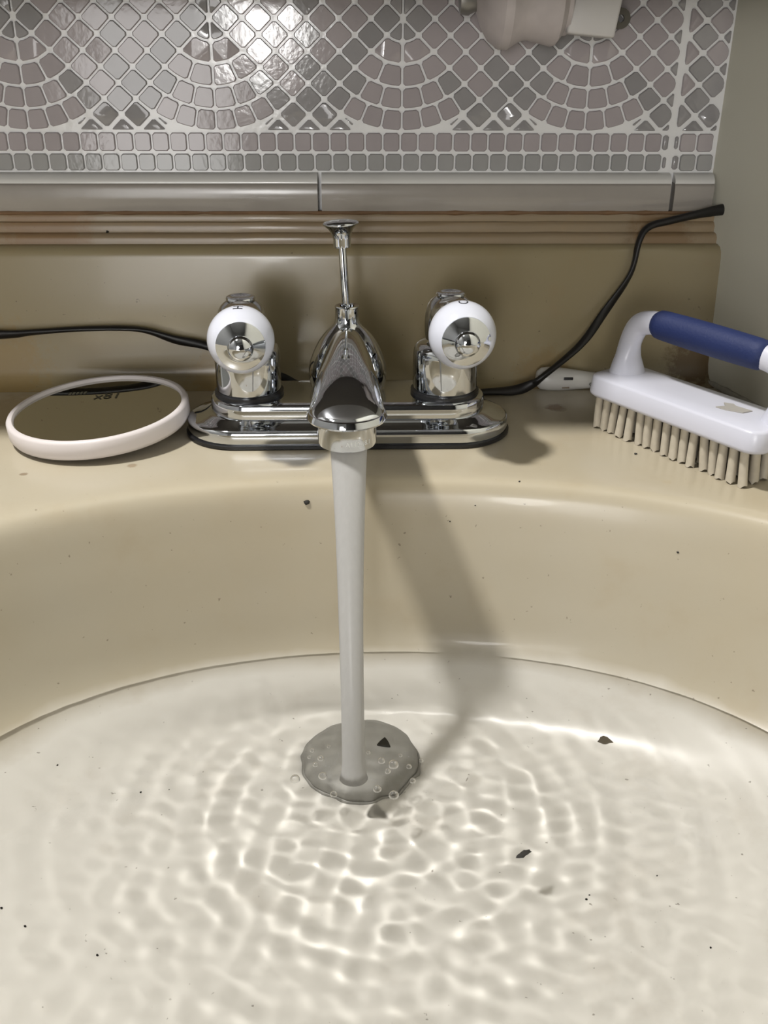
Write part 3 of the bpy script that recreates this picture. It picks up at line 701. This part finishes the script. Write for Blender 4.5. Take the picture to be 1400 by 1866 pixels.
# ================================================================== white plastic handle at the back
tb = empty('plastic_handle', (0.1035, 0.0600, 0.0065)); tag(tb, 'slim white plastic appliance handle lying against the backsplash behind the brush', 'handle')
mesh_obj('grip_body', *lathe([(0.0008, 0.0), (0.0042, 0.0008), (0.0060, 0.003), (0.0065, 0.007), (0.0063, 0.014), (0.0056, 0.021), (0.0048, 0.028), (0.0042, 0.036), (0.0038, 0.046), (0.0010, 0.0465)], (0, 0, 0), (1, 0, -0.045), n=32), tube_white, tb, angle=60)
mesh_obj('flat_tail', *box((0.044, -0.004, -0.0065), (0.072, 0.004, -0.001), 0.001), tube_white, tb, angle=40)
mesh_obj('slot', *box((0.0145, -0.0066, 0.0008), (0.0195, -0.0058, 0.0022), 0.0002), ink, tb)
mesh_obj('slot', *box((0.0140, -0.0058, -0.0042), (0.0180, -0.0045, -0.0036), 0.0001), plain('slot_brown', (0.2, 0.15, 0.1), 0.5), tb)
mesh_obj('screw', *lathe([(0.0009, 0), (0.0009, 0.0008), (0.0001, 0.0009)], (0.0300, -0.0046, -0.0022), (0, -1, 0), n=12), drain_metal, tb)

# ================================================================== fitting on the tiles
fit = empty('wall_fitting', (0.0845, 0.066, 0.194)); tag(fit, 'old off-white plastic wall fitting with metal screw tab on the mosaic tiles', 'wall fitting')
bodyp = [(0.004, -0.0225), (0.0085, -0.0215), (0.0150, -0.0190), (0.0205, -0.0155), (0.0240, -0.0105), (0.0242, -0.0065), (0.0205, -0.0005), (0.0200, 0.003), (0.0206, 0.006), (0.0226, 0.0145), (0.0222, 0.0165), (0.0180, 0.0195), (0.0178, 0.0215), (0.004, 0.0220)]
def under(vf): return [Vector((v[0], v[1], min(v[2], -0.0004))) for v in vf[0]], vf[1]
mesh_obj('shell', *under(lathe(bodyp, (0, 0, 0), (1, 0, 0.0), n=40)), aged_white, fit, angle=30)
mesh_obj('end_knob', *under(lathe([(0.0035, -0.030), (0.006, -0.0295), (0.0065, -0.026), (0.005, -0.0225), (0.0048, -0.020)], (0, 0, -0.003), (1, 0, 0), n=24)), dull_metal, fit, angle=40)
bx_ = box((0.0215, -0.012, -0.0150), (0.0445, 0.012, 0.015), 0.0014)
mesh_obj('white_block', *under(xform(bx_, Matrix.Rotation(R(5), 4, 'Y'))), box_white, fit, angle=40)
n = 20; outer = [(0.0420, -0.0135), (0.0480, -0.0140), (0.0510, -0.0145)] + [(0.0530+0.0048*math.cos(a), -0.0098+0.0048*math.sin(a)) for a in [R(-80+160*i/14) for i in range(15)]] + [(0.0500, -0.0045), (0.0420, -0.0040)]
hole = [(0.0532+0.0016*math.cos(2*math.pi*i/n), -0.0098+0.0018*math.sin(2*math.pi*i/n)) for i in range(n)]
bm = bmesh.new()
vo = [bm.verts.new((x, 0.0195, z)) for x, z in outer]; vh = [bm.verts.new((x, 0.0195, z)) for x, z in hole]
eo = [bm.edges.new((vo[i], vo[(i+1) % len(vo)])) for i in range(len(vo))]; eh = [bm.edges.new((vh[i], vh[(i+1) % n])) for i in range(n)]
bmesh.ops.triangle_fill(bm, edges=eo+eh, use_beauty=True)
ext = bmesh.ops.extrude_face_region(bm, geom=list(bm.faces))
for v in ext['geom']:
    if isinstance(v, bmesh.types.BMVert): v.co.y += 0.002
bm.verts.index_update()
mesh_obj('screw_tab', [v.co.copy() for v in bm.verts], [tuple(v.index for v in f.verts) for f in bm.faces], plain('tarnished', (0.12, 0.11, 0.09), 0.45, 0.6, var=0.2), fit, smooth=False); bm.free()

# ================================================================== dirt and flakes
def fleck(name, loc, size, mat, flat=0.35, seed=0, rot=0.0, label=None, cat='debris', group=None):
    bm = bmesh.new(); bmesh.ops.create_icosphere(bm, subdivisions=2, radius=1)
    for v in bm.verts:
        k = 1+0.55*noise.noise(v.co*1.7+Vector((seed*3.1, 0, 0)))
        v.co = Vector((v.co.x*k*size[0], v.co.y*k*size[1], v.co.z*k*flat*min(size)))
    bm.verts.index_update()
    o = mesh_obj(name, [v.co.copy() for v in bm.verts], [tuple(v.index for v in f.verts) for f in bm.faces], mat, angle=40); bm.free()
    o.location = loc; o.rotation_euler = (0, 0, rot); tag(o, label, cat, group); return o
dg = bpy.context.evaluated_depsgraph_get()
from mathutils.bvhtree import BVHTree
bvh = BVHTree.FromPolygons([basin.matrix_world @ v.co for v in basin.data.vertices], [tuple(q.vertices) for q in basin.data.polygons])
def floor_at(x, yv):
    h = bvh.ray_cast(Vector((x, yv, 0.2)), Vector((0, 0, -1))); return h[0], h[1]
def on_basin(o, x, yv, lift=0.0):
    p_, n_ = floor_at(x, yv)
    if n_.z < 0: n_ = -n_
    o.location = p_ + n_*lift
    rz = o.rotation_euler.z; o.rotation_mode = 'QUATERNION'
    o.rotation_quaternion = n_.to_track_quat('Z', 'Y') @ Matrix.Rotation(rz, 3, 'Z').to_quaternion()
on_basin(fleck('black_crumb', (0, 0, 0), (0.0015, 0.0011), crumb, 0.7, 1, label='jagged black crumb stuck to the dry basin wall left of the stream'), -0.0185, -0.0638, 0.0002)
o = fleck('black_flake', (0.0595, -0.2035, ZW+0.0004), (0.0034, 0.0012), crumb, 0.3, 2, 0.55, 'jagged black flake floating on the water right of the stream')
on_basin(fleck('grey_flake', (0, 0, 0), (0.0030, 0.0022), flake_grey, 0.3, 3, label='round grey flake lying underwater on the basin slope'), 0.1070, -0.1290, 0.0002)
on_basin(fleck('tan_flake', (0, 0, 0), (0.0035, 0.0024), flake_grey, 0.2, 4, label='tan flake lying underwater at the far left of the basin'), -0.128, -0.190, 0.0001)
for i, (x, yv, sz) in enumerate([(-0.118, -0.2105, 0.0007), (-0.108, -0.217, 0.0008), (0.082, -0.209, 0.0007), (0.0835, -0.207, 0.0005), (-0.083, -0.151, 0.0006), (-0.082, -0.228, 0.0007), (0.117, -0.232, 0.0006),
                                 (0.0755, -0.0625, 0.0007), (0.045, -0.066, 0.0005), (-0.072, -0.15, 0.0005), (0.140, -0.0915, 0.0008), (0.109, -0.2, 0.0004), (-0.117, -0.143, 0.0006), (0.056, -0.0655, 0.0005)]):
    on_basin(fleck('dirt_speck', (0, 0, 0), (sz*0.7, sz*0.55), crumb, 0.6, 10+i, label='tiny dark dirt speck on the cream basin surface', group='dirt specks in the basin'), x, yv, 0.0001)
fleck('dirt_speck', (-0.1275, 0.0830, 0.0815), (0.0008, 0.0012), crumb, 0.9, 40, label='tiny black speck on the backsplash ledge above the round mirror')
fleck('dirt_speck', (0.1345, -0.0350, 0.0004), (0.0008, 0.0006), crumb, 0.6, 41, label='tiny black speck on the deck in front of the brush bristles')

# metres to scene units
for o in list(bpy.data.objects):
    if o.parent is None and o.type in ('MESH', 'EMPTY'):
        o.location = Vector(o.location)*K; o.scale = Vector(o.scale)*K
